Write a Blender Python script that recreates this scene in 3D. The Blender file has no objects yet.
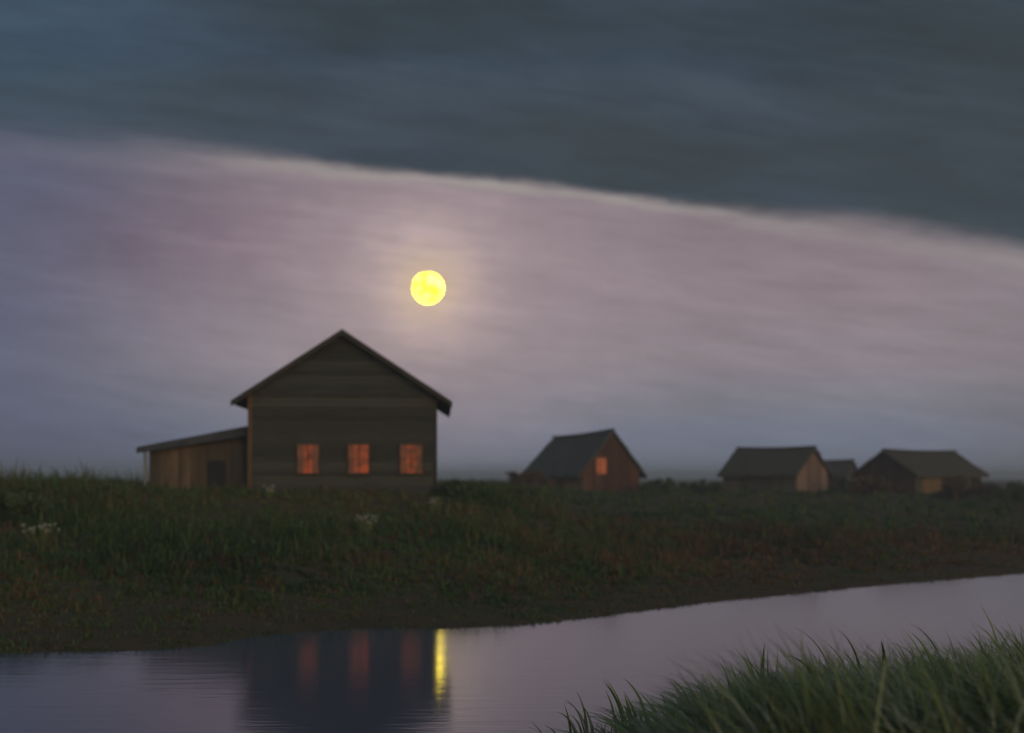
import bpy, bmesh, math, random
import numpy as np
from mathutils import Vector, Matrix, noise as mnoise

random.seed(11)
rng = np.random.default_rng(5)
R = math.radians
SC = bpy.context.scene
COL = SC.collection

EYE, F, HORIZON = 3.65, 1200.0, 478.0          # eye height above the water, focal length and horizon row in pixels


def at(px, d):                                   # world x of an image column at distance d
    return (px - 512.0) / F * d


def dist_of(py, z=0.0):
    return F * (EYE - z) / (py - HORIZON)


# ------------------------------------------------------------------ helpers
def tag(o, label=None, cat=None, group=None, kind=None):
    if label: o['label'] = label
    if cat: o['category'] = cat
    if group: o['group'] = group
    if kind: o['kind'] = kind
    return o


def empty(name, loc, rz=0.0):
    o = bpy.data.objects.new(name, None)
    o.empty_display_size = 0.3
    o.location = loc
    o.rotation_euler = (0, 0, rz)
    COL.objects.link(o)
    return o


def link_mesh(name, me, mat, parent=None):
    o = bpy.data.objects.new(name, me)
    COL.objects.link(o)
    if mat: me.materials.append(mat)
    if parent: o.parent = parent
    return o


class MB:
    """collects convex pieces into one mesh"""
    def __init__(self):
        self.v, self.f = [], []

    def prism(self, poly, off):
        """poly: list of 3d points (planar), extruded by vector off"""
        n, b = len(poly), len(self.v)
        p = [Vector(q) for q in poly]
        o = Vector(off)
        nrm = Vector((0, 0, 0))
        for i in range(n):
            nrm += p[i].cross(p[(i + 1) % n])
        if nrm.dot(o) > 0:
            p = p[::-1]
        self.v += p + [q + o for q in p]
        self.f.append(tuple(b + i for i in range(n)))
        self.f.append(tuple(b + n + i for i in reversed(range(n))))
        for i in range(n):
            j = (i + 1) % n
            self.f.append((b + j, b + i, b + n + i, b + n + j))

    def box(self, x0, x1, y0, y1, z0, z1):
        self.prism([(x0, y0, z0), (x1, y0, z0), (x1, y1, z0), (x0, y1, z0)], (0, 0, z1 - z0))

    def bar(self, a, b, w, h, up=(0, 0, 1)):
        a, b = Vector(a), Vector(b)
        d = (b - a).normalized()
        s = d.cross(Vector(up)).normalized() * (w / 2)
        u = s.cross(d).normalized() * (h / 2)
        self.prism([a - s - u, a + s - u, a + s + u, a - s + u], b - a)

    def build(self, name, mat, parent=None, bevel=0.0):
        me = bpy.data.meshes.new(name)
        me.from_pydata([tuple(q) for q in self.v], [], self.f)
        me.update()
        o = link_mesh(name, me, mat, parent)
        if bevel:
            m = o.modifiers.new('bevel', 'BEVEL'); m.width = bevel; m.segments = 2; m.limit_method = 'ANGLE'
        return o


# ------------------------------------------------------------------ materials
def new_mat(name):
    m = bpy.data.materials.new(name)
    m.use_nodes = True
    nt = m.node_tree
    return m, nt, nt.nodes['Principled BSDF']


def ramp(nt, stops, interp='LINEAR'):
    n = nt.nodes.new('ShaderNodeValToRGB')
    n.color_ramp.interpolation = interp
    e = n.color_ramp.elements
    while len(e) < len(stops): e.new(0.5)
    for k, (p, c) in enumerate(stops):
        e[k].position = p
        e[k].color = (*c, 1) if len(c) == 3 else c
    return n


def surf(name, c0, c1, scale=(3, 3, 3), rough=0.85, bump=0.3, detail=6, c2=None, space='Object', nscale=1.0, dist=0.02, isl=.32):
    m, nt, b = new_mat(name)
    tc = nt.nodes.new('ShaderNodeTexCoord')
    mp = nt.nodes.new('ShaderNodeMapping'); mp.inputs['Scale'].default_value = scale
    nt.links.new(tc.outputs[space], mp.inputs['Vector'])
    n = nt.nodes.new('ShaderNodeTexNoise'); n.inputs['Scale'].default_value = nscale
    n.inputs['Detail'].default_value = detail; n.inputs['Roughness'].default_value = 0.62
    nt.links.new(mp.outputs[0], n.inputs['Vector'])
    st = [(0.3, c0), (0.7, c1)] if c2 is None else [(0.28, c0), (0.5, c1), (0.72, c2)]
    r = ramp(nt, st)
    nt.links.new(n.outputs['Fac'], r.inputs[0])
    geo = nt.nodes.new('ShaderNodeNewGeometry')
    mr = nt.nodes.new('ShaderNodeMapRange'); mr.inputs['To Min'].default_value = 1 - isl; mr.inputs['To Max'].default_value = 1 + isl
    nt.links.new(geo.outputs['Random Per Island'], mr.inputs['Value'])
    mm_ = nt.nodes.new('ShaderNodeVectorMath'); mm_.operation = 'SCALE'
    nt.links.new(r.outputs[0], mm_.inputs[0]); nt.links.new(mr.outputs[0], mm_.inputs['Scale'])
    nt.links.new(mm_.outputs[0], b.inputs['Base Color'])
    b.inputs['Roughness'].default_value = rough
    b.inputs['Specular IOR Level'].default_value = 0.25
    if bump:
        bp = nt.nodes.new('ShaderNodeBump'); bp.inputs['Strength'].default_value = bump; bp.inputs['Distance'].default_value = dist
        nt.links.new(n.outputs['Fac'], bp.inputs['Height'])
        nt.links.new(bp.outputs[0], b.inputs['Normal'])
    return m


def glow(name, c0, c1, strength, scale=2.5):
    m, nt, b = new_mat(name)
    tc = nt.nodes.new('ShaderNodeTexCoord')
    n = nt.nodes.new('ShaderNodeTexNoise'); n.inputs['Scale'].default_value = scale; n.inputs['Detail'].default_value = 3
    nt.links.new(tc.outputs['Object'], n.inputs['Vector'])
    r = ramp(nt, [(0.35, c0), (0.62, c1)])
    nt.links.new(n.outputs['Fac'], r.inputs[0])
    nt.links.new(r.outputs[0], b.inputs['Emission Color'])
    b.inputs['Emission Strength'].default_value = strength
    b.inputs['Base Color'].default_value = (0.03, 0.02, 0.015, 1)
    b.inputs['Roughness'].default_value = 0.4
    return m


M = {}
M['log'] = surf('dark_board', (.029, .031, .030), (.054, .056, .054), (.6, 3, 9), .85, .4, c2=(.040, .044, .043))
M['gable'] = surf('dark_gable_board', (.027, .030, .031), (.052, .056, .056), (.6, 3, 9), .85, .4)
M['corner'] = surf('orange_brown_board', (.085, .05, .03), (.15, .088, .052), (6, 6, .8), .8, .3)
M['trim'] = surf('weathered_trim', (.024, .023, .022), (.046, .043, .040), (5, 5, 1), .8, .3)
M['roof'] = surf('tarred_roof', (.028, .03, .034), (.055, .058, .062), (2, 1, 2), .8, .4)
M['blueroof'] = surf('slate_blue_roof', (.032, .038, .052), (.06, .068, .088), (2, 1, 2), .75, .4)
M['thatch'] = surf('dark_thatch', (.030, .032, .033), (.062, .063, .06), (9, 1.2, 9), .95, .8, c2=(.045, .048, .05), dist=.05)
M['greenthatch'] = surf('mossy_thatch', (.028, .027, .022), (.058, .054, .045), (1.2, 9, 9), .95, .8, c2=(.040, .042, .036), dist=.05)
M['redboard'] = surf('red_brown_board', (.04, .02, .015), (.085, .04, .028), (6, 6, .7), .85, .4, c2=(.06, .036, .028))
M['tanboard'] = surf('tan_board', (.10, .075, .056), (.17, .13, .10), (6, 6, .7), .85, .4)
M['peachboard'] = surf('pale_brown_board', (.12, .082, .070), (.20, .136, .115), (6, 6, .7), .85, .35, c2=(.155, .104, .09))
M['darkwall'] = surf('dark_grey_board', (.05, .05, .046), (.09, .088, .08), (6, 6, .7), .85, .4)
M['shed'] = surf('brown_shed_board', (.045, .040, .033), (.08, .066, .052), (6, 6, .7), .85, .4)
M['ochre'] = surf('ochre_board', (.12, .078, .034), (.21, .135, .06), (6, 6, .7), .8, .3)
M['clay'] = surf('ochre_clay_board', (.075, .057, .042), (.135, .096, .068), (5, 5, .8), .85, .3)
M['post'] = surf('bleached_post', (.15, .16, .17), (.25, .26, .27), (8, 8, 1), .85, .3)
M['doorway_shade'] = surf('painted_doorway_shade', (.016, .018, .022), (.03, .032, .036), (3, 3, 1), .9, .1)  # near-black colour stands in for the unlit shed interior
M['frame'] = surf('dark_window_frame', (.035, .028, .024), (.06, .048, .04), (5, 5, 1), .8, .2)
M['lit'] = glow('lamplit_pane', (.10, .014, .004), (.62, .072, .013), 0.36, 2.3)
M['curtain'] = glow('self_lit_curtain', (.05, .012, .006), (.16, .028, .010), 0.5, 3.0)  # cloth emits by itself; lamplight shining through is put into the material
M['lit_low'] = glow('dim_lamplit_pane', (.16, .035, .012), (.34, .075, .022), 0.8, 1.6)
M['bark'] = surf('shrub_bark', (.035, .028, .02), (.07, .055, .04), (8, 8, 1), .9, .4)


def leafy(name, stops, scale, rough=.6, trans=0.15, hue_noise=True):
    """foliage: own colours vary by clump (noise on position) and by blade (random per island)"""
    m, nt, b = new_mat(name)
    tc = nt.nodes.new('ShaderNodeTexCoord')
    geo = nt.nodes.new('ShaderNodeNewGeometry')
    n = nt.nodes.new('ShaderNodeTexNoise'); n.inputs['Scale'].default_value = scale; n.inputs['Detail'].default_value = 4
    nt.links.new(tc.outputs['Object'], n.inputs['Vector'])
    mx = nt.nodes.new('ShaderNodeMath'); mx.operation = 'MULTIPLY_ADD'
    nt.links.new(geo.outputs['Random Per Island'], mx.inputs[0])
    mx.inputs[1].default_value = 0.34; 
    ad = nt.nodes.new('ShaderNodeMath'); ad.operation = 'SUBTRACT'
    nt.links.new(n.outputs['Fac'], ad.inputs[0]); ad.inputs[1].default_value = 0.17
    nt.links.new(ad.outputs[0], mx.inputs[2])
    r = ramp(nt, stops)
    nt.links.new(mx.outputs[0], r.inputs[0])
    nt.links.new(r.outputs[0], b.inputs['Base Color'])
    b.inputs['Roughness'].default_value = rough
    b.inputs['Specular IOR Level'].default_value = 0.2
    return m


M['bank_grass'] = leafy('bank_grass', [(.25, (.022, .034, .014)), (.42, (.036, .078, .022)), (.56, (.062, .104, .034)), (.75, (.115, .082, .042))], .13)
M['brown_grass'] = leafy('brown_grass', [(.25, (.042, .032, .02)), (.42, (.105, .056, .032)), (.58, (.115, .078, .04)), (.75, (.17, .09, .052))], .12)
M['near_grass'] = leafy('near_grass', [(.22, (.07, .105, .038)), (.42, (.105, .145, .055)), (.58, (.155, .185, .095)), (.74, (.36, .39, .32))], .9)
M['reed'] = leafy('reed_leaf', [(.3, (.10, .135, .045)), (.7, (.18, .22, .085))], 2.0)
M['palereed'] = leafy('bright_reed_leaf', [(.3, (.13, .17, .045)), (.7, (.21, .25, .08))], 2.0)
M['shrub_green'] = leafy('green_leaf', [(.3, (.035, .06, .026)), (.7, (.075, .105, .05))], 1.2)
M['shrub_brown'] = leafy('russet_leaf', [(.3, (.06, .042, .03)), (.7, (.125, .085, .058))], 1.2)
M['umbel'] = surf('pale_flower', (.20, .205, .19), (.34, .34, .31), (9, 9, 9), .8, 0)

# ground: earth, olive turf, browner towards the lower shore
M['ground'] = surf('earth_and_turf', (.042, .036, .022), (.085, .058, .036), (.12, .2, .3), .95, .5, c2=(.05, .062, .028), detail=9, dist=.08, isl=0)

# water
def water_mat():
    m, nt, b = new_mat('still_river_water')
    b.inputs['Base Color'].default_value = (.076, .098, .158, 1)
    b.inputs['Roughness'].default_value = 0.10
    b.inputs['IOR'].default_value = 2.3
    b.inputs['Specular IOR Level'].default_value = 0.5
    tc = nt.nodes.new('ShaderNodeTexCoord')
    def wav(sx, sy, det, h):
        mp = nt.nodes.new('ShaderNodeMapping'); mp.inputs['Scale'].default_value = (sx, sy, 1)
        mp.inputs['Rotation'].default_value = (0, 0, R(-9))
        nt.links.new(tc.outputs['Object'], mp.inputs[0])
        n = nt.nodes.new('ShaderNodeTexNoise'); n.inputs['Scale'].default_value = 1; n.inputs['Detail'].default_value = det
        nt.links.new(mp.outputs[0], n.inputs['Vector'])
        k = nt.nodes.new('ShaderNodeMath'); k.operation = 'MULTIPLY'; k.inputs[1].default_value = h
        nt.links.new(n.outputs['Fac'], k.inputs[0])
        return k
    a, c = wav(.5, 3.4, 3, 1.0), wav(2.0, 9.0, 2, .30)
    s = nt.nodes.new('ShaderNodeMath'); s.operation = 'ADD'
    nt.links.new(a.outputs[0], s.inputs[0]); nt.links.new(c.outputs[0], s.inputs[1])
    bp = nt.nodes.new('ShaderNodeBump'); bp.inputs['Strength'].default_value = 1.0; bp.inputs['Distance'].default_value = WAVE
    nt.links.new(s.outputs[0], bp.inputs['Height']); nt.links.new(bp.outputs[0], b.inputs['Normal'])
    return m


WAVE = 0.0042
M['water'] = water_mat()

# ------------------------------------------------------------------ world
SUN_EL, SUN_AZ = 9.0, 152.0     # the afterglow of the set sun: low behind the camera, to the right (azimuth from +Y, clockwise)
MOON_PX, MOON_PY = 428.0, 288.0

def build_world():
    w = bpy.data.worlds.new('World'); SC.world = w; w.use_nodes = True
    nt = w.node_tree; nt.nodes.clear()
    L = nt.links.new
    def val(x, sock):
        if isinstance(x, (int, float)): sock.default_value = x
        else: L(x, sock)
    def m(op, a, b=None, c=None, clamp=False):
        n = nt.nodes.new('ShaderNodeMath'); n.operation = op; n.use_clamp = clamp
        val(a, n.inputs[0])
        if b is not None: val(b, n.inputs[1])
        if c is not None: val(c, n.inputs[2])
        return n.outputs[0]
    def sstep(e0, e1, x):
        n = nt.nodes.new('ShaderNodeMapRange'); n.interpolation_type = 'SMOOTHSTEP'
        val(x, n.inputs['Value']); val(e0, n.inputs['From Min']); val(e1, n.inputs['From Max'])
        return n.outputs['Result']
    def mix(f, a, b, bt='MIX'):
        n = nt.nodes.new('ShaderNodeMix'); n.data_type = 'RGBA'; n.blend_type = bt; n.clamp_factor = True
        val(f, n.inputs[0])
        for s, q in ((n.inputs[6], a), (n.inputs[7], b)):
            if isinstance(q, tuple): s.default_value = (*q, 1)
            else: L(q, s)
        return n.outputs[2]
    def comb(x, y, z):
        n = nt.nodes.new('ShaderNodeCombineXYZ')
        for s, q in zip(n.inputs, (x, y, z)): val(q, s)
        return n.outputs[0]
    def nz(vec, scale, detail=4, rough=.55):
        n = nt.nodes.new('ShaderNodeTexNoise'); n.inputs['Scale'].default_value = scale
        n.inputs['Detail'].default_value = detail; n.inputs['Roughness'].default_value = rough
        L(vec, n.inputs['Vector']); return n.outputs['Fac']
    def s2l(r, g, b):
        f = lambda c: (c / 255 / 12.92) if c / 255 <= .04045 else ((c / 255 + .055) / 1.055) ** 2.4
        return (f(r), f(g), f(b))
    tc = nt.nodes.new('ShaderNodeTexCoord')
    sp = nt.nodes.new('ShaderNodeSeparateXYZ'); L(tc.outputs['Generated'], sp.inputs[0])
    x, y, z = sp.outputs
    yy = m('MAXIMUM', y, .08)
    u, v = m('DIVIDE', x, yy), m('DIVIDE', z, yy)
    uc = m('MINIMUM', m('MAXIMUM', u, -.8), .8)
    # streaks that follow the lie of the cloud
    vr = m('MULTIPLY_ADD', u, .12, v)
    streak = nz(comb(m('MULTIPLY', u, 5.0), m('MULTIPLY', vr, 34.0), 0.0), 1.0, 7, .65)
    fine = nz(comb(m('MULTIPLY', u, 14.0), m('MULTIPLY', vr, 105.0), 3.0), 1.0, 5, .7)
    broad = nz(comb(m('MULTIPLY', u, 3.2), m('MULTIPLY', v, 6.5), 7.0), 1.0, 3, .5)
    wob = nz(comb(m('MULTIPLY', u, 6.0), m('MULTIPLY', v, 12.0), 1.5), 1.0, 8, .62)
    # the clear band under the cloud
    vn = m('DIVIDE', v, .30, clamp=True)
    rp = ramp(nt, [(0.0, s2l(128, 136, 156)), (.12, s2l(122, 128, 147)), (.20, s2l(129, 129, 141)), (.33, s2l(145, 136, 143)), (.54, s2l(148, 135, 142)),
                   (.72, s2l(136, 122, 130)), (.86, s2l(129, 117, 124)), (1.0, s2l(120, 113, 118))])
    L(vn, rp.inputs[0]); band = rp.outputs[0]
    # bluer to the left, rosier patch, slightly greyer to the far right
    left = sstep(-.14, -.43, m('MULTIPLY_ADD', m('SUBTRACT', broad, .5), .12, u))
    band = mix(m('MULTIPLY', left, .9), band, s2l(94, 98, 120))
    du, dv = m('DIVIDE', m('SUBTRACT', u, -.23), .13), m('DIVIDE', m('SUBTRACT', v, .195), .05)
    rose = m('EXPONENT', m('MULTIPLY', m('ADD', m('MULTIPLY', du, du), m('MULTIPLY', dv, dv)), -1.0))
    band = mix(m('MULTIPLY', rose, .42), band, s2l(122, 98, 114))
    du, dv = m('DIVIDE', m('SUBTRACT', u, .22), .30), m('DIVIDE', m('SUBTRACT', v, .155), .06)
    rose2 = m('EXPONENT', m('MULTIPLY', m('ADD', m('MULTIPLY', du, du), m('MULTIPLY', dv, dv)), -1.0))
    band = mix(m('MULTIPLY', rose2, .25), band, s2l(138, 119, 126))
    greyr = sstep(.30, .46, u)
    band = mix(m('MULTIPLY', greyr, .45), band, s2l(124, 118, 124))
    amp = m('ADD', 1.0, m('ADD', m('MULTIPLY', m('SUBTRACT', streak, .5), .42), m('MULTIPLY', m('SUBTRACT', fine, .5), .42)))
    amp = m('ADD', amp, m('MULTIPLY', m('SUBTRACT', broad, .5), .35))
    # halo of the moon in thin vapour
    md = Vector(((MOON_PX - 512) / F, 1, (HORIZON - MOON_PY) / F)).normalized()
    dt = nt.nodes.new('ShaderNodeVectorMath'); dt.operation = 'DISTANCE'
    L(tc.outputs['Generated'], dt.inputs[0]); dt.inputs[1].default_value = md
    rr = dt.outputs['Value']
    wv = m('ADD', 1.0, m('MULTIPLY', m('SUBTRACT', nz(tc.outputs['Generated'], 45.0, 3), .5), .5))
    rr = m('MULTIPLY', rr, wv)
    g = lambda s: m('EXPONENT', m('MULTIPLY', m('POWER', m('DIVIDE', rr, s), 2.0), -1.0))
    halo_w, halo_m, halo_t = g(.13), g(.045), g(.025)
    band = mix(m('MULTIPLY', halo_w, .8), band, s2l(168, 151, 156))
    band = mix(m('MULTIPLY', halo_m, .95), band, s2l(208, 183, 176))
    band = mix(m('MULTIPLY', halo_t, .8), band, s2l(212, 184, 152))
    # the cloud bank
    edge = m('SUBTRACT', m('SUBTRACT', .2425, m('MULTIPLY', uc, .113)), m('MULTIPLY', m('MULTIPLY', uc, uc), .075))
    edge = m('ADD', edge, m('MULTIPLY', m('SUBTRACT', wob, .5), .022))
    edge = m('ADD', edge, m('MULTIPLY', m('SUBTRACT', streak, .5), .013))
    d = m('SUBTRACT', v, edge)
    soft_l = sstep(-.12, -.34, u); soft_r = sstep(.12, .34, u)
    width = m('ADD', .010, m('ADD', m('MULTIPLY', soft_l, .026), m('MULTIPLY', soft_r, .016)))
    cover = sstep(m('MULTIPLY', width, -.35), width, d)
    cb = nz(comb(m('MULTIPLY', u, 3.0), m('MULTIPLY', vr, 11.0), 11.0), 1.0, 5, .6)
    cr = ramp(nt, [(.28, s2l(51, 60, 64)), (.46, s2l(57, 67, 75)), (.60, s2l(61, 73, 87)), (.75, s2l(72, 84, 97))])
    L(cb, cr.inputs[0])
    cloud = mix(m('MULTIPLY', sstep(-.15, -.42, u), .5), cr.outputs[0], s2l(70, 91, 112))
    cloud = mix(m('MULTIPLY', sstep(.36, .30, v), .35), cloud, s2l(72, 79, 84))
    cloud = mix(m('MULTIPLY', sstep(.2, .4, u), .4), cloud, s2l(62, 71, 76))
    sky = mix(1.0, band, comb(amp, amp, amp), 'MULTIPLY')
    camp = m('ADD', 1.0, m('ADD', m('MULTIPLY', m('SUBTRACT', streak, .5), .5), m('MULTIPLY', m('SUBTRACT', fine, .5), .42)))
    cloud = mix(1.0, cloud, comb(camp, camp, camp), 'MULTIPLY')
    sky = mix(cover, sky, cloud)
    # lit rim of the cloud
    rw = m('DIVIDE', m('ADD', d, .0005), m('ADD', .0045, m('MULTIPLY', m('ADD', soft_l, soft_r), .006)))
    rim = m('EXPONENT', m('MULTIPLY', m('MULTIPLY', rw, rw), -1.0))
    rim = m('MULTIPLY', rim, m('SUBTRACT', 1.0, m('ADD', m('MULTIPLY', soft_l, .9), m('MULTIPLY', soft_r, .55))))
    rim = m('MULTIPLY', rim, m('MULTIPLY', m('ADD', -.45, m('MULTIPLY', nz(comb(m('MULTIPLY', u, 9.0), m('MULTIPLY', vr, 60.0), 5.0), 1.0, 5, .65), 2.3)), .95), clamp=True) if 0 else m('MULTIPLY', rim, m('MULTIPLY_ADD', nz(comb(m('MULTIPLY', u, 9.0), m('MULTIPLY', vr, 60.0), 5.0), 1.0, 5, .65), 2.3, -.5, clamp=True))
    sky = mix(m('MULTIPLY', rim, .8), sky, s2l(165, 161, 155))
    # below the horizon: dull ground tone
    sky = mix(sstep(-.01, -.06, v), sky, (.03, .03, .03))
    bg1 = nt.nodes.new('ShaderNodeBackground'); L(sky, bg1.inputs[0]); bg1.inputs[1].default_value = 1.0
    ns = nt.nodes.new('ShaderNodeTexSky'); ns.sky_type = 'NISHITA'; ns.sun_disc = False
    ns.sun_elevation = R(SUN_EL); ns.sun_rotation = R(SUN_AZ); ns.air_density = 1.2; ns.dust_density = 1.5; ns.altitude = 0
    bg2 = nt.nodes.new('ShaderNodeBackground'); L(ns.outputs[0], bg2.inputs[0]); bg2.inputs[1].default_value = NISHITA
    ms = nt.nodes.new('ShaderNodeMixShader')
    L(sstep(.05, .55, y), ms.inputs[0]); L(bg2.outputs[0], ms.inputs[1]); L(bg1.outputs[0], ms.inputs[2])
    out = nt.nodes.new('ShaderNodeOutputWorld'); L(ms.outputs[0], out.inputs[0])


NISHITA = 0.115
HAZE = 0.0014
build_world()
sl = bpy.data.lights.new('sun', 'SUN'); sl.energy = 0.05; sl.angle = R(25); sl.color = (1, .82, .66)
so = bpy.data.objects.new('sun', sl); COL.objects.link(so)
sd = Vector((math.sin(R(SUN_AZ)) * math.cos(R(6)), math.cos(R(SUN_AZ)) * math.cos(R(6)), math.sin(R(6))))
so.rotation_euler = sd.to_track_quat('Z', 'Y').to_euler()
so.location = sd * 60

# ------------------------------------------------------------------ terrain
FAR_PX = [(-400, 668), (0, 653), (80, 652), (150, 651), (215, 645), (250, 637), (350, 629), (440, 629), (520, 625), (600, 617), (700, 604), (800, 594), (900, 584), (1024, 574), (1200, 560)]
_fx = [at(p, dist_of(q)) for p, q in FAR_PX]
_fy = [dist_of(q) for p, q in FAR_PX]
_fx = [-400.0] + _fx + [400.0]
_fy = [_fy[0] - 1.0] + _fy + [_fy[-1] + 190.0]


def far_shore(x): return np.interp(x, _fx, _fy)
def near_shore(x): return np.interp(x, [-400, -6, .0, .66, 9, 16, 400], [15.5, 15.6, 16.1, 16.5, 21.0, 25.0, 170.0])


def sm(e0, e1, x):
    t = np.clip((np.asarray(x, float) - e0) / (e1 - e0), 0, 1)
    return t * t * (3 - 2 * t)


def wig(x, y, s, seed):
    x = np.asarray(x, float); y = np.asarray(y, float)
    return (np.sin(x * s + seed) * np.cos(y * s * 1.31 + seed * 2.1) + .5 * np.sin(x * s * 2.3 + y * s * 1.7 + seed * 3.7)
            + .3 * np.cos(y * s * 4.1 - x * s * 3.3 + seed)) / 1.8


def ground_z(x, y):
    x = np.asarray(x, float); y = np.asarray(y, float)
    t = y - far_shore(x)
    w = sm(-.04, .10, x / np.maximum(y, 5.0))
    H = 2.87 * (1 - w) + 2.15 * w
    T = 27.0 * (1 - w) + 60.0 * w
    s = np.clip(t / T, 0, 1)
    far = H * s ** 1.08 + .06 * sm(0, 1.2, t) + wig(x, y, .21, 1.0) * .10 * sm(1, 8, t) * (1 - sm(40, 70, t) * .6)
    far = far - .35 * sm(0, -1.5, t) * 1.0
    far = np.where(t < 0, -.9 * sm(0, 4, -t) - .02, far)
    far += (2.4 - far) * sm(200, 420, y)
    n = near_shore(x) - y
    near = np.minimum(.17 * n, 2.0 + .002 * n) + wig(x, y, .5, 4.0) * .04 * sm(.5, 3, n)
    near = np.where(n < 0, -.9 * sm(0, 3, -n) - .02, near)
    mid = (far_shore(x) + near_shore(x)) / 2
    return np.where(y > mid, far, near)


def axis(parts):
    out = []
    for a, b, n in parts: out += list(np.linspace(a, b, n, endpoint=False))
    return np.array(out + [parts[-1][1]])


gx = axis([(-3000, -400, 12), (-400, -60, 40), (-60, 60, 200), (60, 400, 40), (400, 3000, 12)])
gy = axis([(-400, -20, 12), (-20, 10, 24), (10, 62, 170), (62, 140, 70), (140, 420, 40), (420, 3000, 20)])
GX, GY = np.meshgrid(gx, gy)
GZ = ground_z(GX, GY)
V = np.stack([GX, GY, GZ], -1).reshape(-1, 3)
nx, ny = len(gx), len(gy)
idx = np.arange(nx * ny).reshape(ny, nx)
Fq = np.stack([idx[:-1, :-1], idx[:-1, 1:], idx[1:, 1:], idx[1:, :-1]], -1).reshape(-1, 4)


def np_mesh(name, V, faces_list, smooth=True):
    """faces_list: list of (n,k) index arrays"""
    me = bpy.data.meshes.new(name)
    nl = sum(f.size for f in faces_list); nf = sum(len(f) for f in faces_list)
    me.vertices.add(len(V)); me.vertices.foreach_set('co', np.ascontiguousarray(V, np.float32).ravel())
    me.loops.add(nl); me.polygons.add(nf)
    li = np.concatenate([f.ravel() for f in faces_list]).astype(np.int32)
    tot = np.concatenate([np.full(len(f), f.shape[1]) for f in faces_list]).astype(np.int32)
    me.loops.foreach_set('vertex_index', li)
    me.polygons.foreach_set('loop_start', np.concatenate([[0], np.cumsum(tot)[:-1]]).astype(np.int32))
    me.polygons.foreach_set('loop_total', tot)
    if smooth: me.polygons.foreach_set('use_smooth', np.ones(nf, bool))
    me.update(calc_edges=True)
    return me


tag(link_mesh('ground', np_mesh('ground', V, [Fq]), M['ground']), kind='structure', label='dark earth and turf of both river banks and the flat fields')
wv_ = [(-900, 4, 0), (900, 4, 0), (900, 420, 0), (-900, 420, 0)]
me = bpy.data.meshes.new('water'); me.from_pydata(wv_, [], [(0, 1, 2, 3)]); me.update()
tag(link_mesh('water', me, M['water']), kind='structure', label='calm grey violet river reflecting the house and the moon')


# ------------------------------------------------------------------ grass
def blades(P, length, width, lean, az, segs=2, droop=.35):
    """arrays of blades: tapered ribbons of segs quads + a tip"""
    n = len(P)
    dirx = np.stack([np.cos(az), np.sin(az), np.zeros(n)], 1)
    fa = az + np.pi / 2 + rng.uniform(-.7, .7, n)
    side = np.stack([np.cos(fa), np.sin(fa), np.zeros(n)], 1)
    rows = []
    for k in range(segs + 1):
        t = k / (segs + 1)
        h = length * (t - droop * lean * t ** 2.2)
        o = length * lean * t ** 1.7
        c = P + dirx * o[:, None] + np.array([0, 0, 1.0]) * h[:, None]
        wd = width * (1 - .75 * t ** 1.5) * .5
        rows += [c - side * wd[:, None], c + side * wd[:, None]]
    h = length * (1 - droop * lean); o = length * lean
    rows.append(P + dirx * o[:, None] + np.array([0, 0, 1.0]) * h[:, None])
    k = len(rows)
    V = np.stack(rows, 1).reshape(-1, 3)
    b = (np.arange(n) * k)[:, None]
    quads = [b + np.array([[2 * s, 2 * s + 1, 2 * s + 3, 2 * s + 2]]) for s in range(segs)]
    tri = b + np.array([[2 * segs, 2 * segs + 1, 2 * segs + 2]])
    return V, [np.concatenate(quads), tri]


HOUSE = (at(345, 54.75), 54.75)


def scatter(n, y0, y1, umin=-.58, umax=.56, pw=1.0):
    y = y0 + (y1 - y0) * rng.random(n) ** pw
    x = rng.uniform(umin, umax, n) * y
    return x, y


def far_grass(name, label, n, y0, y1, mat, keep, hfun, width, pw=1.0, clump=14):
    nc = n // clump
    xc, yc = scatter(nc, y0, y1, pw=pw)
    size = rng.uniform(.45, 1.0, nc) + (rng.random(nc) < .12) * rng.uniform(.3, .9, nc)
    rep = lambda q: np.repeat(q, clump)
    ox, oy = rng.normal(0, .15, nc * clump), rng.normal(0, .15, nc * clump)
    x, y = rep(xc) + ox * rep(size), rep(yc) + oy * rep(size)
    sz = rep(size); az = np.arctan2(oy, ox) + rng.normal(0, .7, nc * clump)
    t = y - far_shore(x)
    ok = (t > -.35) & (rep(rng.random(nc)) < keep(x, y, t))
    x, y, t, sz, az = x[ok], y[ok], t[ok], sz[ok], az[ok]
    P = np.stack([x, y, np.maximum(ground_z(x, y), -.05) - .03], 1)
    ln = hfun(x, y, t) * sz * rng.uniform(.6, 1.5, len(x))
    wd = width * rng.uniform(.6, 1.4, len(x)) * (1 + y / 90)
    V, Fs = blades(P, ln, wd, rng.uniform(.1, .85, len(x)), az)
    return tag(link_mesh(name, np_mesh(name, V, Fs), mat), label, 'grass', kind='stuff')


BUILD_SPOTS = []     # (x, y, radius): footprints kept clear of grass


def clear(x, y):
    k = np.ones(len(x))
    for (cx, cy, r0) in BUILD_SPOTS:
        k *= ((x - cx) ** 2 + (y - cy) ** 2 > r0 * r0)
    return k


def tall(x, y, t):
    u = x / y
    base = .36 + .16 * wig(x, y, .35, 2.0) + .12 * wig(x, y, 1.1, 5.0)
    base += .42 * sm(-.28, -.36, u) * sm(15, 23, t)          # rank growth to the left of the sheds
    base += .12 * sm(.02, .10, u) * sm(8, 20, t)
    base *= .20 + .80 * sm(0, 13, t)
    nearhouse = np.exp(-(((x - HOUSE[0]) / 8.5) ** 2 + ((y - 50) / 6.5) ** 2))
    return np.maximum(base * (1 - .35 * nearhouse), .08)


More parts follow.
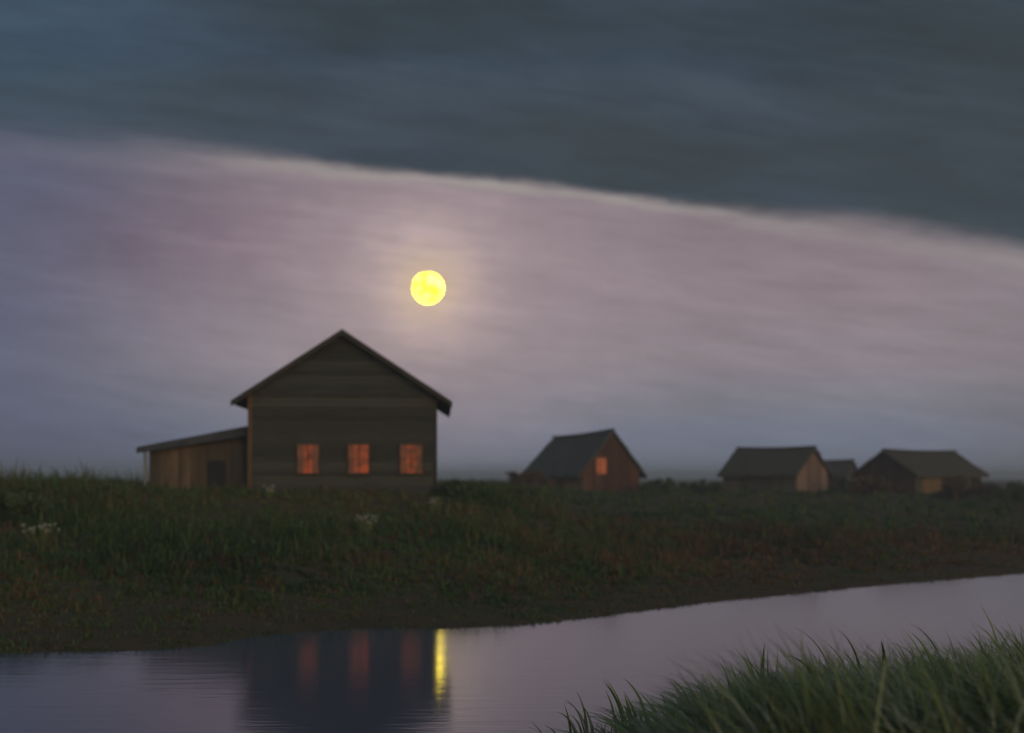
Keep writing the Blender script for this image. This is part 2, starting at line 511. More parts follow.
# ------------------------------------------------------------------ buildings
def gable_boards(w, wall_h, ridge_h, y, side, board=.19, horiz=True, jit=.03, x_half=None, thick=.035, split=None):
    """boards that fill a gable end; returns (lower MB, upper MB)"""
    lo, up = MB(), MB()
    hw = w / 2
    def half(z): return hw if z <= wall_h else hw * (ridge_h - z) / (ridge_h - wall_h)
    split = wall_h if split is None else split
    if horiz:
        z = 0.0
        while z < ridge_h - .06:
            z1 = min(z + board, ridge_h - .01)
            a, b = half(z), half(z1)
            if z < wall_h < z1: z1 = wall_h; b = hw
            j = random.uniform(0, jit)
            tgt = lo if z1 <= split + 1e-4 else up
            tgt.prism([(-a, y, z), (a, y, z), (b, y, z1 - .02), (-b, y, z1 - .02)], (0, side * (thick + j), 0))
            z = z1
    else:
        x = -hw
        while x < hw - .02:
            x1 = min(x + board * random.uniform(.85, 1.15), hw)
            if x < 0 < x1: x1 = 0.0 if x < -.05 else x1
            top = lambda q: ridge_h - (ridge_h - wall_h) * abs(q) / hw
            j = random.uniform(0, jit)
            lo.prism([(x, y, random.uniform(-.05, 0)), (x1 - .012, y, 0), (x1 - .012, y, top(x1 - .012)), (x, y, top(x))], (0, side * (thick + j), 0))
            x = x1
    return lo, up


def side_boards(x, L, h, sgn, board=.2, horiz=False, jit=.012, thick=.035):
    m = MB()
    if horiz:
        z = 0
        while z < h - .03:
            z1 = min(z + board, h)
            m.prism([(x, .0, z), (x, L, z), (x, L, z1 - .012), (x, .0, z1 - .012)], (sgn * (thick + random.uniform(0, jit)), 0, 0))
            z = z1
    else:
        y = 0
        while y < L - .03:
            y1 = min(y + board * random.uniform(.85, 1.15), L)
            m.prism([(x, y, 0), (x, y1 - .012, 0), (x, y1 - .012, h), (x, y, h)], (sgn * (thick + random.uniform(0, jit)), 0, 0))
            y = y1
    return m


def core(w, L, wall_h, ridge_h, inset=.03):  # added solid filler, unseen behind the boards, stops light leaking through gaps
    m = MB()
    hw = w / 2 - inset
    m.prism([(-hw, inset, -.4), (hw, inset, -.4), (hw, inset, wall_h - .05), (0, inset, ridge_h - .12), (-hw, inset, wall_h - .05)], (0, L - 2 * inset, 0))
    return m


def roof_slab(name, mat, parent, w, L, wall_h, ridge_h, over, front, back, thick, ny=14, nx=8, sag=.0, rough=.0, drop_back=0.0, seed=0, hip=0.0):
    """both slopes and their thickness as one closed mesh with a slightly uneven surface"""
    hw = w / 2
    slope = (ridge_h - wall_h) / hw
    bm = bmesh.new()
    xs = np.linspace(-(hw + over), hw + over, 2 * nx + 1)
    ys = np.linspace(-front, L + back, ny + 1)
    top, bot = {}, {}
    for i, xv in enumerate(xs):
        for j, yv in enumerate(ys):
            tt = (yv + front) / (L + front + back)
            zz = ridge_h - abs(xv) * slope
            ridge_f = 1 - abs(xv) / (hw + over)
            zz -= sag * math.sin(math.pi * tt) * ridge_f + drop_back * tt * ridge_f
            n = mnoise.noise(Vector((xv * 1.3 + seed, yv * 1.3, seed * 1.7))) * rough
            yo = yv
            if j in (0, ny): yo += mnoise.noise(Vector((xv * 2.5, seed + j, 3.1))) * rough * 1.5
            if hip: yo = yo + (hip * ridge_f if j == 0 else (-hip * ridge_f if j == ny else hip * ridge_f * (1 - 2 * tt)))
            e = mnoise.noise(Vector((yv * 2.2, seed + 9, i))) * rough if i in (0, 2 * nx) else 0
            top[i, j] = bm.verts.new((xv, yo, zz + thick + n + e))
            bot[i, j] = bm.verts.new((xv, yo, zz + e))
    X, Y = 2 * nx, ny
    for i in range(X):
        for j in range(Y):
            bm.faces.new((top[i, j], top[i + 1, j], top[i + 1, j + 1], top[i, j + 1]))
            bm.faces.new((bot[i, j], bot[i, j + 1], bot[i + 1, j + 1], bot[i + 1, j]))
    for i in range(X):
        bm.faces.new((bot[i, 0], bot[i + 1, 0], top[i + 1, 0], top[i, 0]))
        bm.faces.new((top[i, Y], top[i + 1, Y], bot[i + 1, Y], bot[i, Y]))
    for j in range(Y):
        bm.faces.new((top[0, j], top[0, j + 1], bot[0, j + 1], bot[0, j]))
        bm.faces.new((bot[X, j], bot[X, j + 1], top[X, j + 1], top[X, j]))
    bmesh.ops.recalc_face_normals(bm, faces=bm.faces)
    me = bpy.data.meshes.new(name); bm.to_mesh(me); bm.free()
    return link_mesh(name, me, mat, parent)


def window(parent, xc, z0, w, h, y, lit, label, bars=(1, 1), fw=.07, curtain=None):
    """frame with sill and glazing bars, its pane recessed inside; faces -y"""
    f = MB()
    yo, yi = y - .055, y + .01
    f.box(xc - w / 2 - fw, xc - w / 2, yo, yi, z0, z0 + h)
    f.box(xc + w / 2, xc + w / 2 + fw, yo, yi, z0, z0 + h)
    f.box(xc - w / 2 - fw, xc + w / 2 + fw, yo - .003, yi, z0 + h, z0 + h + fw)
    f.box(xc - w / 2 - fw - .03, xc + w / 2 + fw + .03, yo - .04, yi, z0 - fw, z0)
    t = .03
    for k in range(1, bars[0] + 1):
        c = xc - w / 2 + w * k / (bars[0] + 1)
        f.box(c - t / 2, c + t / 2, yo + .012, yi - .002, z0, z0 + h)
    for k in range(1, bars[1] + 1):
        c = z0 + h * k / (bars[1] + 1)
        f.box(xc - w / 2, xc + w / 2, yo + .014, yi - .004, c - t / 2, c + t / 2)
    o = f.build('window', M['frame'], parent)
    if label: o['label'] = label
    if curtain:
        for sx in curtain:
            c = MB(); cw = w * .30
            xa = xc - w / 2 if sx < 0 else xc + w / 2 - cw
            nf = 5
            for q in range(nf):
                c.prism([(xa + cw * q / nf, yo + .029, z0 + .002), (xa + cw * (q + .5) / nf, yo + .018, z0 + .002), (xa + cw * (q + 1) / nf, yo + .029, z0 + .002)], (0, 0, h - .004))
            c.build('curtain', M['curtain'], o)
    p = MB(); p.box(xc - w / 2, xc + w / 2, yo + .03, yi - .006, z0, z0 + h)
    p.build('pane', lit, o)
    return o


# --- the tall house by the water
D0 = 54.75
hx0, hx1 = at(252, D0), at(434, D0)
hw_ = hx1 - hx0
rot = math.atan2(-(438 - 512) / F, 1)
house = tag(empty('house', ((hx0 + hx1) / 2, D0, float(ground_z((hx0 + hx1) / 2, D0)) - .02), rot),
            'tall dark timber house with three orange lit windows, its gable facing the river', 'house')
GZ0 = house.location.z
zrow = lambda py: EYE - (py - HORIZON) * D0 / F - GZ0
wh, rh, L0 = zrow(393.5), zrow(334.0), 11.0
core(hw_, L0, wh, rh).build('core', M['log'], house).name = 'light_stop_core'  # hidden core added to block light between boards
lo, up = gable_boards(hw_, wh, rh, .0, -1, .21)
lo.build('front_wall', M['log'], house)
up.build('gable', M['gable'], house)
for s in (-1, 1):
    side_boards(s * hw_ / 2, L0, wh, s, .21, horiz=True).build('side_wall', M['log'], house)
roof_slab('roof', M['roof'], house, hw_, L0, wh, rh, .80, .55, .4, .16, sag=.10, rough=.015, seed=3)
for s in (-1, 1):
    c = MB(); c.box(s * hw_ / 2 - .09 + s * .045, s * hw_ / 2 + .09 + s * .045, -.075, .12, -.05, wh - .1)
    c.build('corner_board', M['corner'] if s < 0 else M['trim'], house)
    b = MB()
    sl_ = (rh - wh) / (hw_ / 2)
    e = hw_ / 2 + .82
    b.prism([(0, -.57, rh + .16), (s * e, -.57, rh - sl_ * e + .155), (s * e, -.57, rh - sl_ * e - .10), (0, -.57, rh - .10)], (0, .035, 0))
    b.build('bargeboard', M['trim'], house)
bm_ = MB(); bm_.box(-hw_ / 2 + .14, hw_ / 2 - .14, -.09, .0, wh - .14, wh - .01); bm_.build('tie_board', M['trim'], house)
SILL, WHT = zrow(473), zrow(445) - zrow(473)
cx0 = (hx0 + hx1) / 2
for px, w, nm, mt, cu in ((308.5, .95, 'left lit window with an orange glow', 'lit', (-1, 1)), (358.5, .92, 'middle lit window, the brightest of the three', 'lit', (-1,)), (411, 1.0, 'right lit window near the corner', 'lit', (-1, 1))):
    window(house, at(px, D0) - cx0, SILL, w, WHT, -.06, M[mt], nm, curtain=cu)
# closed plank door left of the windows, in shade
BUILD_SPOTS.append((cx0, D0 + 5, 5.2))

# --- the lean-to against its left wall
DL = 56.2
lx0, lx1 = at(148, DL), at(251, DL)
zl = lambda py: EYE - (py - HORIZON) * DL / F
base_l = float(ground_z((lx0 + lx1) / 2, DL)) - .05
lean = tag(empty('lean_to_shed', ((lx0 + lx1) / 2, DL, base_l)), 'low brown shed with sloping blue grey roof, left of the tall house', 'shed')
hw2 = (lx1 - lx0) / 2 - .09
Ld = 5.5
hl, hr = zl(449) - base_l, zl(430) - base_l
c = MB(); c.prism([(-hw2 + .05, .05, -.3), (hw2 - .02, .05, -.3), (hw2 - .02, .05, hr - .06), (-hw2 + .05, .05, hl - .04)], (0, Ld - .1, 0)); c.build('light_stop_core', M['shed'], lean)  # added unseen core, keeps light from leaking between planks
tops = lambda x: hl + (hr - hl) * (x + hw2) / (2 * hw2)


def wall_strip(x0, x1, z0, name, mat, y=0.0, b=.2):
    m = MB(); x = x0
    while x < x1 - .02:
        xe = min(x + b * random.uniform(.85, 1.15), x1)
        m.prism([(x, y, z0), (xe - .012, y, z0), (xe - .012, y, tops(xe - .012)), (x, y, tops(x))], (0, -.035 - random.uniform(0, .012), 0))
        x = xe
    return m.build(name, mat, lean)


toL = lambda px: at(px, DL) - (lx0 + lx1) / 2
dx0, dx1 = toL(207), toL(226)
wall_strip(-hw2, toL(161), -.1, 'plank_wall', M['shed'])
wall_strip(toL(161) + .003, dx0, -.1, 'plank_wall', M['clay'])['label'] = 'patch of wall clad in warm ochre brown planks'
wall_strip(dx1, hw2, -.1, 'plank_wall', M['shed'])
m_ = MB(); m_.box(dx0, dx1, .02, .048, -.1, 1.62); m_.build('doorway_shade_panel', M['doorway_shade'], lean)  # dark panel fills the opening; interior shade painted as its colour
m_ = MB(); m_.prism([(dx0 - .002, -.02, 1.62), (dx1 + .002, -.02, 1.62), (dx1 + .002, -.02, tops(dx1)), (dx0 - .002, -.02, tops(dx0))], (0, .07, 0)); m_.build('lintel', M['shed'], lean)
m_ = MB(); m_.box(-hw2 - .20, -hw2 - .07, -.35, -.22, -.1, hl - .13); m_.build('post', M['post'], lean)['label'] = 'bleached grey corner post holding up the roof edge'
m_ = side_boards(-hw2, Ld, hl - .02, -1, .2); m_.build('side_wall', M['shed'], lean)
ex = .45
zs = (hr - hl) / (2 * hw2)
m_ = MB(); m_.prism([(-hw2 - ex, -.5, hl - zs * ex), (hw2, -.5, hr), (hw2, -.5, hr + .17), (-hw2 - ex, -.5, hl - zs * ex + .17)], (0, Ld + .8, 0)); m_.build('roof', M['blueroof'], lean, .03)
m_ = MB(); m_.prism([(-hw2 - ex - .02, -.535, hl - zs * ex - .12), (hw2, -.535, hr - .30), (hw2, -.535, hr + .14), (-hw2 - ex - .02, -.535, hl - zs * ex + .14)], (0, .032, 0)); m_.build('fascia', M['blueroof'], lean)
BUILD_SPOTS.append(((lx0 + lx1) / 2, DL + 2.9, 2.6))


# --- the barns farther off
def barn(name, label, cat, px, D, theta, w, L, ytop, yeave, base_y, mats, over=.45, front=.35, back=.35, thick=.28, sag=.10, rough=.09, hip=0, drop=0, seed=1):
    x = at(px, D)
    base = EYE - (base_y - HORIZON) * D / F
    base = float(ground_z(x, D)) - .05
    r = tag(empty(name, (x, D, base), theta), label, cat)
    zz = lambda py: EYE - (py - HORIZON) * D / F - base
    rh, wh = zz(ytop) - thick * .9, zz(yeave)
    core(w, L, wh, rh).build('light_stop_core', mats['side'], r)  # unseen filler added so no light leaks through board gaps
    lo, _ = gable_boards(w, wh, rh, 0, -1, .3, horiz=False); lo.build('gable_wall', mats['gable'], r)
    lo, _ = gable_boards(w, wh, rh, L, 1, .3, horiz=False); lo.build('gable_wall', mats['back'], r)
    for s in (-1, 1): side_boards(s * w / 2, L, wh, s, .3).build('side_wall', mats['side'], r)
    rf = roof_slab('roof', mats['roof'], r, w, L, wh, rh, over, front, back, thick, sag=sag, rough=rough, seed=seed, hip=hip, drop_back=drop)
    m = MB(); segs = 10
    pts = []
    for k in range(segs + 1):
        t = k / segs
        y = -front + hip + (L + front + back - 2 * hip) * t
        pts.append(Vector((0, y, rh + thick - sag * math.sin(math.pi * t) - drop * t + .04)))
    for a, b in zip(pts, pts[1:]):
        m.bar(a, b, .42, .12)
    m.build('ridge_cap', mats['roof'], rf)
    cx, cy = x - math.sin(theta) * L / 2, D + math.cos(theta) * L / 2
    BUILD_SPOTS.append((cx, cy, max(w, L) * .48))
    return r, wh, rh


b2, wh2, rh2 = barn('barn', 'small red brown barn with one orange lit window under a steep dark thatched roof', 'barn', 611, 105, R(37), 6.7, 7.6, 430, 471, 495,
                    dict(side=M['tanboard'], gable=M['redboard'], back=M['redboard'], roof=M['thatch']), over=.65, drop=.45, seed=5)
z2 = lambda py: EYE - (py - HORIZON) * 105 / F - b2.location.z
window(b2, -1.2, z2(474), 1.2, z2(457) - z2(473), -.04, M['lit_low'], None)
# plank door of the red gable
m_ = MB(); m_.box(1.0, 2.1, -.085, -.04, -.05, z2(478)); dr = m_.build('door', M['redboard'], b2, .01)
m_ = MB(); m_.box(1.12, 1.17, -.12, -.085, .75, .95); m_.build('handle', M['frame'], dr)
m_ = MB(); m_.box(-3.1, -2.95, -.11, -.02, -.1, wh2 - .1); m_.build('corner_board', M['tanboard'], b2)

b3, wh3, rh3 = barn('barn', 'long barn with a dark green roof and a pale brown gable facing right', 'barn', 812, 112, R(52), 6.9, 7.4, 447, 473, 495,
                    dict(side=M['darkwall'], gable=M['peachboard'], back=M['darkwall'], roof=M['greenthatch']), over=.6, seed=8)
b3.name = 'long_barn'
m_ = MB(); m_.box(-.6, .6, -.075, -.04, -.05, 2.0); dr = m_.build('door', M['peachboard'], b3, .01)
m_ = MB(); m_.box(.42, .48, -.11, -.075, .9, 1.1); m_.build('handle', M['frame'], dr)

b5, wh5, rh5 = barn('shed', 'small dark shed with a brown roof tucked between the two long barns', 'shed', 851, 140, R(50), 3.2, 5.2, 460, 475, 492,
                    dict(side=M['redboard'], gable=M['darkwall'], back=M['darkwall'], roof=M['greenthatch']), over=.3, thick=.2, seed=12)

b4, wh4, rh4 = barn('barn', 'low wide barn far right, ochre door in its long wall and sloping roof ends', 'barn', 886, 118, R(-55), 6.8, 10.6, 450, 474, 494,
                    dict(side=M['shed'], gable=M['redboard'], back=M['redboard'], roof=M['greenthatch']), over=.55, hip=0, front=.5, back=.6, seed=17)
b4.name = 'wide_barn'
# ochre door in the wall that faces the river (local +x side)
m_ = MB(); m_.box(6.8 / 2 + .05, 6.8 / 2 + .10, 1.0, 3.9, 0.0, wh4 - .12); dr = m_.build('door', M['ochre'], b4, .01); dr['label'] = 'wide ochre plank door'
m_ = MB(); m_.box(6.8 / 2 + .10, 6.8 / 2 + .14, 2.4, 2.47, .9, 1.2); m_.build('handle', M['frame'], dr)


# ------------------------------------------------------------------ shrubs
def shrub(name, label, px, D, w, h, leaf, n=1500, leaf_size=.11, seed=0, cat='bush', dy=0.0):
    rg = np.random.default_rng(100 + seed)
    x = at(px, D); base = float(ground_z(x, D)) + dy
    root = tag(empty(name, (x, D, base)), label, cat)
    # stems
    bm = bmesh.new(); vs = []
    me = bpy.data.meshes.new('stem')
    V, Fc = [], []
    tips = []
    for k in range(9):
        a = rg.uniform(0, 6.283); r = rg.uniform(.15, .48) * w; top = h * rg.uniform(.55, .92)
        p0 = np.array([rg.normal(0, .06 * w), rg.normal(0, .06 * w), -.1]); p1 = np.array([math.cos(a) * r * .45, math.sin(a) * r * .45, top * .5]); p2 = np.array([math.cos(a) * r, math.sin(a) * r, top])
        tips.append(p2); b0 = len(V)
        for q, rad in ((p0, .03), (p1, .02), (p2, .006)):
            for s in range(5):
                an = s * 1.2566
                V.append(q + np.array([math.cos(an) * rad, math.sin(an) * rad, 0]))
        for ring in range(2):
            for s in range(5):
                s2 = (s + 1) % 5
                Fc.append((b0 + ring * 5 + s, b0 + ring * 5 + s2, b0 + ring * 5 + 5 + s2, b0 + ring * 5 + 5 + s))
    me.from_pydata([tuple(q) for q in V], [], Fc); me.update()
    bm.free()
    link_mesh('stem', me, M['bark'], root)
    # leaves gathered in clumps
    nc = 26
    cc = np.stack([rg.normal(0, .27 * w, nc), rg.normal(0, .22 * w, nc), h * (.18 + .62 * rg.random(nc))], 1)
    cc[:9] = np.array(tips)
    cc[:, 2] *= 1 - .45 * np.clip((np.abs(cc[:, 0]) / (.6 * w)), 0, 1) ** 2
    k = rg.integers(0, nc, n)
    rad = rg.uniform(.09, .2, nc) * min(w, h * 1.6)
    d = rg.normal(size=(n, 3)); d /= np.linalg.norm(d, axis=1)[:, None]
    P = cc[k] + d * (rad[k] * rg.random(n) ** .45)[:, None]
    P[:, 2] = np.maximum(P[:, 2], .03)
    ax = rg.normal(size=(n, 3)); ax[:, 2] += .4; ax /= np.linalg.norm(ax, axis=1)[:, None]
    sd_ = np.cross(ax, rg.normal(size=(n, 3))); sd_ /= np.linalg.norm(sd_, axis=1)[:, None]
    s = leaf_size * rg.uniform(.6, 1.4, n)[:, None]
    Vq = np.stack([P - ax * s, P + sd_ * s * .45, P + ax * s, P - sd_ * s * .45], 1).reshape(-1, 3)
    Q = np.arange(n * 4).reshape(n, 4)
    link_mesh('foliage', np_mesh('foliage', Vq, [Q], smooth=False), leaf, root)
    return root


SH = 'bushes on the far bank'
shrub('bush', 'leafy green bush at the left edge of the photo on the bank crest', 14, 43, 3.2, 1.05, M['shrub_green'], 2200, seed=1)
shrub('bush', 'low dark green bush midway between the left edge and the sloping shed', 78, 47, 3.8, .8, M['shrub_green'], 2200, seed=2)
shrub('bush', 'small grey green bush against the right corner of the tall house', 455, 54.5, 1.5, .75, M['shrub_green'], 900, seed=3)
shrub('bush', 'russet bush touching the left wall of the small red brown barn', 524, 100, 3.6, 1.55, M['shrub_brown'], 1500, .14, seed=4)
shrub('bush', 'broad low green bush in the gap right of the lit barn', 668, 104, 5.2, 1.35, M['shrub_green'], 1700, .14, seed=5)
shrub('bush', 'green bush hugging the left end of the pale gabled barn', 706, 106, 3.2, 1.3, M['shrub_green'], 1300, .14, seed=6)
shrub('bush', 'russet bush before the left gable of the wide barn far right', 871, 108, 3.6, 2.0, M['shrub_brown'], 1700, .14, seed=7)
shrub('bush', 'large russet bush covering the right half of the wide barn wall', 963, 104, 5.2, 2.0, M['shrub_brown'], 2600, .14, seed=8)
shrub('bush', 'dull green bush at the right edge of the photo', 1014, 100, 3.4, 1.8, M['shrub_green'], 1500, .14, seed=9)
shrub('bush', 'small pale green bush at the foot of the tiny dark shed', 846, 120, 2.6, 1.3, M['shrub_green'], 900, .13, seed=10)


# made-up pale flower tufts, placed over patches of paint damage
def added_tuft(label, px, D, w, h, n, seed):
    rg = random.Random(seed)
    x = at(px, D); root = tag(empty('added_flower_tuft', (x, D, float(ground_z(x, D)))), label, 'added wildflower')
    st = MB()
    for k in range(n):
        a = rg.uniform(0, 6.28); r = w * math.sqrt(rg.random()) * .5
        p0 = Vector((math.cos(a) * r * .5, math.sin(a) * r * .5, 0)); p1 = Vector((math.cos(a) * r, math.sin(a) * r, h * rg.uniform(.6, 1.1)))
        st.bar(p0, p1, .012, .012, (0, 1, 0.01))
        rr_ = rg.uniform(.05, .085); hd = MB()
        ring = [p1 + Vector((math.cos(i * .6283) * rr_ * rg.uniform(.75, 1.1), math.sin(i * .6283) * rr_ * rg.uniform(.75, 1.1), rg.uniform(0, .03))) for i in range(10)]
        hd.v = ring + [p1 + Vector((0, 0, .05)), p1 - Vector((0, 0, .05))]
        hd.f = [(i, (i + 1) % 10, 10) for i in range(10)] + [((i + 1) % 10, i, 11) for i in range(10)]
        hd.build('flower_head', M['umbel'], root)
    st.build('stem', M['reed'], root)


added_tuft('added pale flower tuft on the bank below the middle window', 365, 44.0, .9, .55, 22, 1)
added_tuft('added pale flower tuft on the bank below the right corner of the tall house', 434, 50.0, .55, .5, 14, 2)
added_tuft('added pale flower tuft on the bank near the left edge', 40, 38.5, 1.3, .6, 22, 3)
added_tuft('added pale flower tuft below the left corner board of the tall house', 268, 50.5, .6, .5, 14, 4)

# ------------------------------------------------------------------ far bank grass
left_keep = lambda x, y, t: clear(x, y) * (1 - .75 * sm(.02, .2, x / y) * (1 - sm(14, 34, t)))
brown_keep = lambda x, y, t: clear(x, y) * np.clip(.12 + sm(-.08, .14, x / y) * .9 + .45 * np.exp(-((t - 7) / 5.0) ** 2), 0, 1)
far_grass('bank_grass', 'dark green grass over the far river bank', 170000, 24, 62, M['bank_grass'], left_keep, tall, .034)
far_grass('brown_grass', 'brownish grass low on the far bank and to the right', 90000, 25, 66, M['brown_grass'], brown_keep, tall, .032)
far_grass('meadow_grass', 'rough meadow grass around the distant barns', 90000, 60, 150, M['bank_grass'], lambda x, y, t: clear(x, y) * .9, lambda x, y, t: np.full(len(x), .42) + .14 * wig(x, y, .2, 6), .05, pw=1.2)

# ------------------------------------------------------------------ near bank grass and reeds
N = 18000
cy_ = rng.uniform(7.5, 23, N // 5); cx_ = rng.uniform(.0, .52, N // 5) * cy_
x = np.repeat(cx_, 5) + rng.normal(0, .06, (N // 5) * 5); y = np.repeat(cy_, 5) + rng.normal(0, .06, (N // 5) * 5)
s = near_shore(x) - y
u = x / y
ok = (s > -.55) & (rng.random(len(x)) < sm(.03, .24, u)) & (x > .2)
x, y, s = x[ok], y[ok], s[ok]
P = np.stack([x, y, np.maximum(ground_z(x, y), -.15) - .03], 1)
ln = (.66 + .27 * wig(x, y, .8, 3)) * rng.uniform(.4, 1.65, len(x)) * (.42 + .58 * sm(.05, .24, x / y))
az = np.where(rng.random(len(x)) < .72, rng.normal(2.75, .7, len(x)), rng.uniform(0, 6.28, len(x)))
V, Fs = blades(P, ln, .021 * rng.uniform(.6, 1.7, len(x)), rng.uniform(.25, 1.1, len(x)), az, segs=4, droop=.42)
tag(link_mesh('foreground_grass', np_mesh('foreground_grass', V, Fs), M['near_grass']), 'tall dim green grass on the near bank', 'grass', kind='stuff')


n_ = 16000                                       # short turf over the rest of the near bank
x = rng.uniform(-14, 11, n_); y = rng.uniform(1.5, 16.5, n_)
s = near_shore(x) - y
ok = (s > .15) & (np.hypot(x, y) > 1.5)
x, y = x[ok], y[ok]
P = np.stack([x, y, ground_z(x, y) - .02], 1)
V, Fs = blades(P, rng.uniform(.07, .19, len(x)), .014 * rng.uniform(.6, 1.5, len(x)), rng.uniform(.2, .9, len(x)), rng.uniform(0, 6.28, len(x)))
tag(link_mesh('near_turf', np_mesh('near_turf', V, Fs), M['near_grass']), 'short turf on the near bank', 'grass', kind='stuff')

n_ = 1900
y = rng.uniform(9, 21.5, n_); x = rng.uniform(.03, .5, n_) * y
s = near_shore(x) - y
ok = (s > -.3) & (rng.random(n_) < .15 + .85 * sm(.04, .2, x / y))
x, y = x[ok], y[ok]
P = np.stack([x, y, np.maximum(ground_z(x, y), -.1) - .03], 1)
V, Fs = blades(P, rng.uniform(.5, 1.05, len(x)) * (.6 + .4 * sm(.05, .22, x / y)), .05 * rng.uniform(.6, 1.4, len(x)), rng.uniform(.5, 1.15, len(x)), rng.normal(2.9, .5, len(x)), segs=6, droop=.45)
tag(link_mesh('reed_bed', np_mesh('reed_bed', V, Fs), M['reed']), 'broad arching reed leaves among the near bank grass', 'reeds', kind='stuff')


def reed_clump(label, px, D, n, length, width, heading, lean, mat, seed, spread=.18, z=None):
    """broad folded leaves that arch over; each leaf is a part"""
    rg = random.Random(seed)
    x = at(px, D)
    root = tag(empty('reed_clump', (x, D, max(float(ground_z(x, D)), -.05) - .02)), label, 'reeds')
    for k in range(n):
        ln = length * .92 * rg.uniform(.45, 1.12); wd = width * rg.uniform(.75, 1.2)
        a = heading + rg.gauss(0, .5); le = max(.05, lean * rg.uniform(.55, 1.35))
        base = Vector((rg.gauss(0, spread * 1.1), rg.gauss(0, spread * .8), 0))
        S = 9; V, Fc = [], []
        pos = base.copy(); ang = .08 + rg.uniform(-.05, .12)
        twist = rg.uniform(-.6, .6)
        for i in range(S + 1):
            t = i / S
            dirn = Vector((math.cos(a) * math.sin(ang), math.sin(a) * math.sin(ang), math.cos(ang)))
            ta = a + math.pi / 2 + twist * t
            sd = Vector((math.cos(ta), math.sin(ta), 0))
            nr = dirn.cross(sd).normalized()
            w = wd * (.55 + .45 * math.sin(math.pi * min(t * 1.6, .5) if t < .31 else math.pi / 2)) * (1 - t ** 2.4) * .5 + .0008
            V += [tuple(pos - sd * w), tuple(pos + nr * w * .55), tuple(pos + sd * w)]
            pos = pos + dirn * (ln / S)
            ang += le * 1.9 / S * (.35 + 1.5 * t)
        for i in range(S):
            b = i * 3
            Fc += [(b, b + 1, b + 4, b + 3), (b + 1, b + 2, b + 5, b + 4)]
        me = bpy.data.meshes.new('leaf'); me.from_pydata(V, [], Fc); me.polygons.foreach_set('use_smooth', [True] * len(Fc)); me.update()
        link_mesh('leaf', me, mat, root)
    return root


PI = math.pi
reed_clump('bright green upright reeds at the left tip of the near bank', 632, 16.7, 12, 1.0, .085, PI * .95, .42, M['palereed'], 1)
reed_clump('low thin reeds at the water left of the bright upright reeds', 585, 16.3, 9, .72, .05, PI * .9, .6, M['reed'], 2)
reed_clump('tall pointed reeds standing up highest over the water in mid bank', 765, 17.6, 12, 1.2, .085, PI * .93, .34, M['reed'], 3)
reed_clump('reeds leaning left between the bright tip reeds and the tall pointed ones', 698, 17.0, 12, 0.95, .08, PI * .92, .5, M['reed'], 4)
reed_clump('long reeds arching far over to the left above the dark water', 872, 17.9, 12, 1.5, .085, PI * .98, .80, M['reed'], 5, .3)
reed_clump('green reeds bending left right of the arching clump', 930, 18.4, 12, 1.4, .085, PI * .95, .70, M['palereed'], 6, .3)
reed_clump('upright bright reeds at the right edge of the photo', 1020, 18.8, 12, 1.45, .085, PI * .85, .45, M['palereed'], 7)
reed_clump('short arching reeds low in front of the tall pointed ones', 805, 16.0, 12, 1.15, .08, PI * .95, .75, M['palereed'], 8, .3)

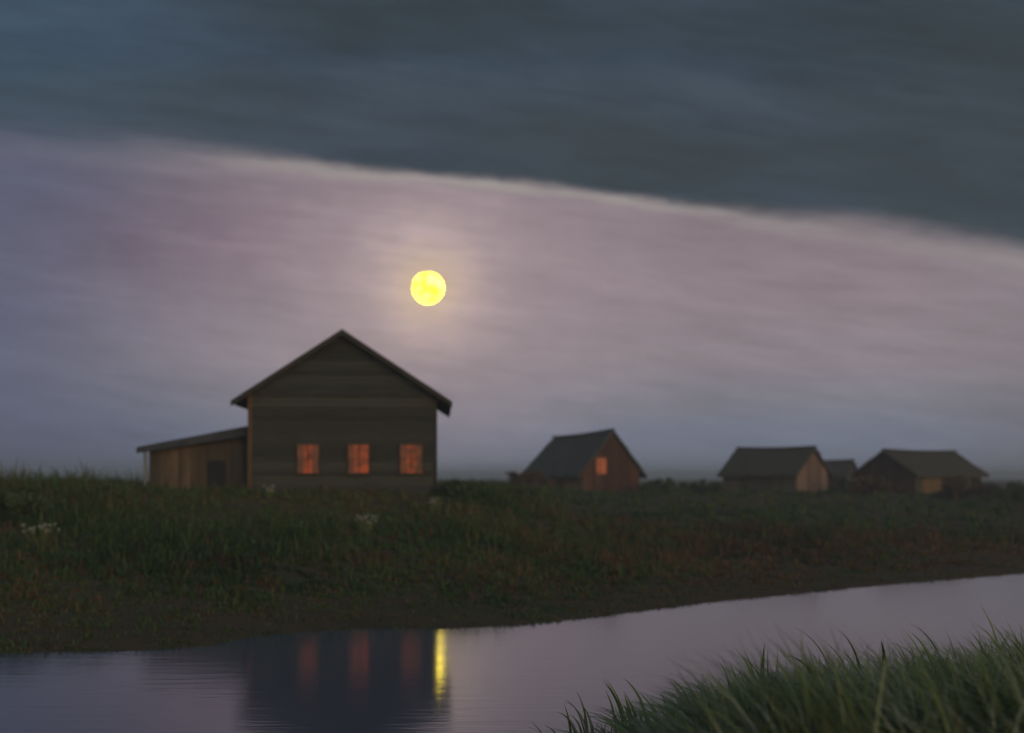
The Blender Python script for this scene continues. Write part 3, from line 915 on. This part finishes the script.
# ------------------------------------------------------------------ evening haze
hz_, nt, b = new_mat('evening_haze'); nt.nodes.remove(b)
pv = nt.nodes.new('ShaderNodeVolumePrincipled'); pv.inputs['Color'].default_value = (.78, .86, 1.0, 1)
pv.inputs['Density'].default_value = HAZE; pv.inputs['Anisotropy'].default_value = .2
nt.links.new(pv.outputs[0], nt.nodes['Material Output'].inputs['Volume'])
hb = MB(); hb.box(-3200, 3200, -500, 3100, -3.0, 13.5)
tag(hb.build('haze', hz_), 'thin evening mist over the river and fields', kind='stuff')

# ------------------------------------------------------------------ the moon
MD = 3600.0
mp_ = Vector(((MOON_PX - 512) / F * MD, MD, EYE + (HORIZON - MOON_PY) / F * MD))
bm = bmesh.new(); bmesh.ops.create_uvsphere(bm, u_segments=64, v_segments=32, radius=15.6 / F * MD)
me = bpy.data.meshes.new('moon'); bm.to_mesh(me); bm.free()
me.polygons.foreach_set('use_smooth', [True] * len(me.polygons))
mm, nt, b = new_mat('moon_surface')
tc = nt.nodes.new('ShaderNodeTexCoord')
n = nt.nodes.new('ShaderNodeTexNoise'); n.inputs['Scale'].default_value = .033; n.inputs['Detail'].default_value = 5
nt.links.new(tc.outputs['Object'], n.inputs['Vector'])
r_ = ramp(nt, [(.34, (2.2, .88, .06)), (.43, (7.0, 5.1, .11)), (.62, (14.0, 10.8, .55))])
nt.links.new(n.outputs['Fac'], r_.inputs[0]); nt.links.new(r_.outputs[0], b.inputs['Emission Color'])
b.inputs['Emission Strength'].default_value = 1.0; b.inputs['Base Color'].default_value = (0, 0, 0, 1)
mo = link_mesh('moon', me, mm); mo.location = mp_
tag(mo, 'round yellow full moon glowing in the purple sky above the tall house', 'moon')

# ------------------------------------------------------------------ camera and render
cd = bpy.data.cameras.new('camera'); cam = bpy.data.objects.new('camera', cd); COL.objects.link(cam)
cam.location = (0, 0, EYE); cam.rotation_euler = (R(90), 0, 0)
cd.sensor_width = 36; cd.lens = F / 1024 * 36; cd.shift_y = (HORIZON - 366.5) / 1024
cd.clip_start = .1; cd.clip_end = 12000
cd.dof.use_dof = True; cd.dof.focus_distance = 15.5; cd.dof.aperture_fstop = 0.58
SC.camera = cam
SC.view_settings.view_transform = 'Standard'; SC.view_settings.look = 'None'
SC.view_settings.exposure = 0; SC.view_settings.gamma = 1
SC.cycles.use_denoising = True
SC.cycles.max_bounces = 6; SC.cycles.diffuse_bounces = 2; SC.cycles.glossy_bounces = 3
SC.cycles.sample_clamp_indirect = 4
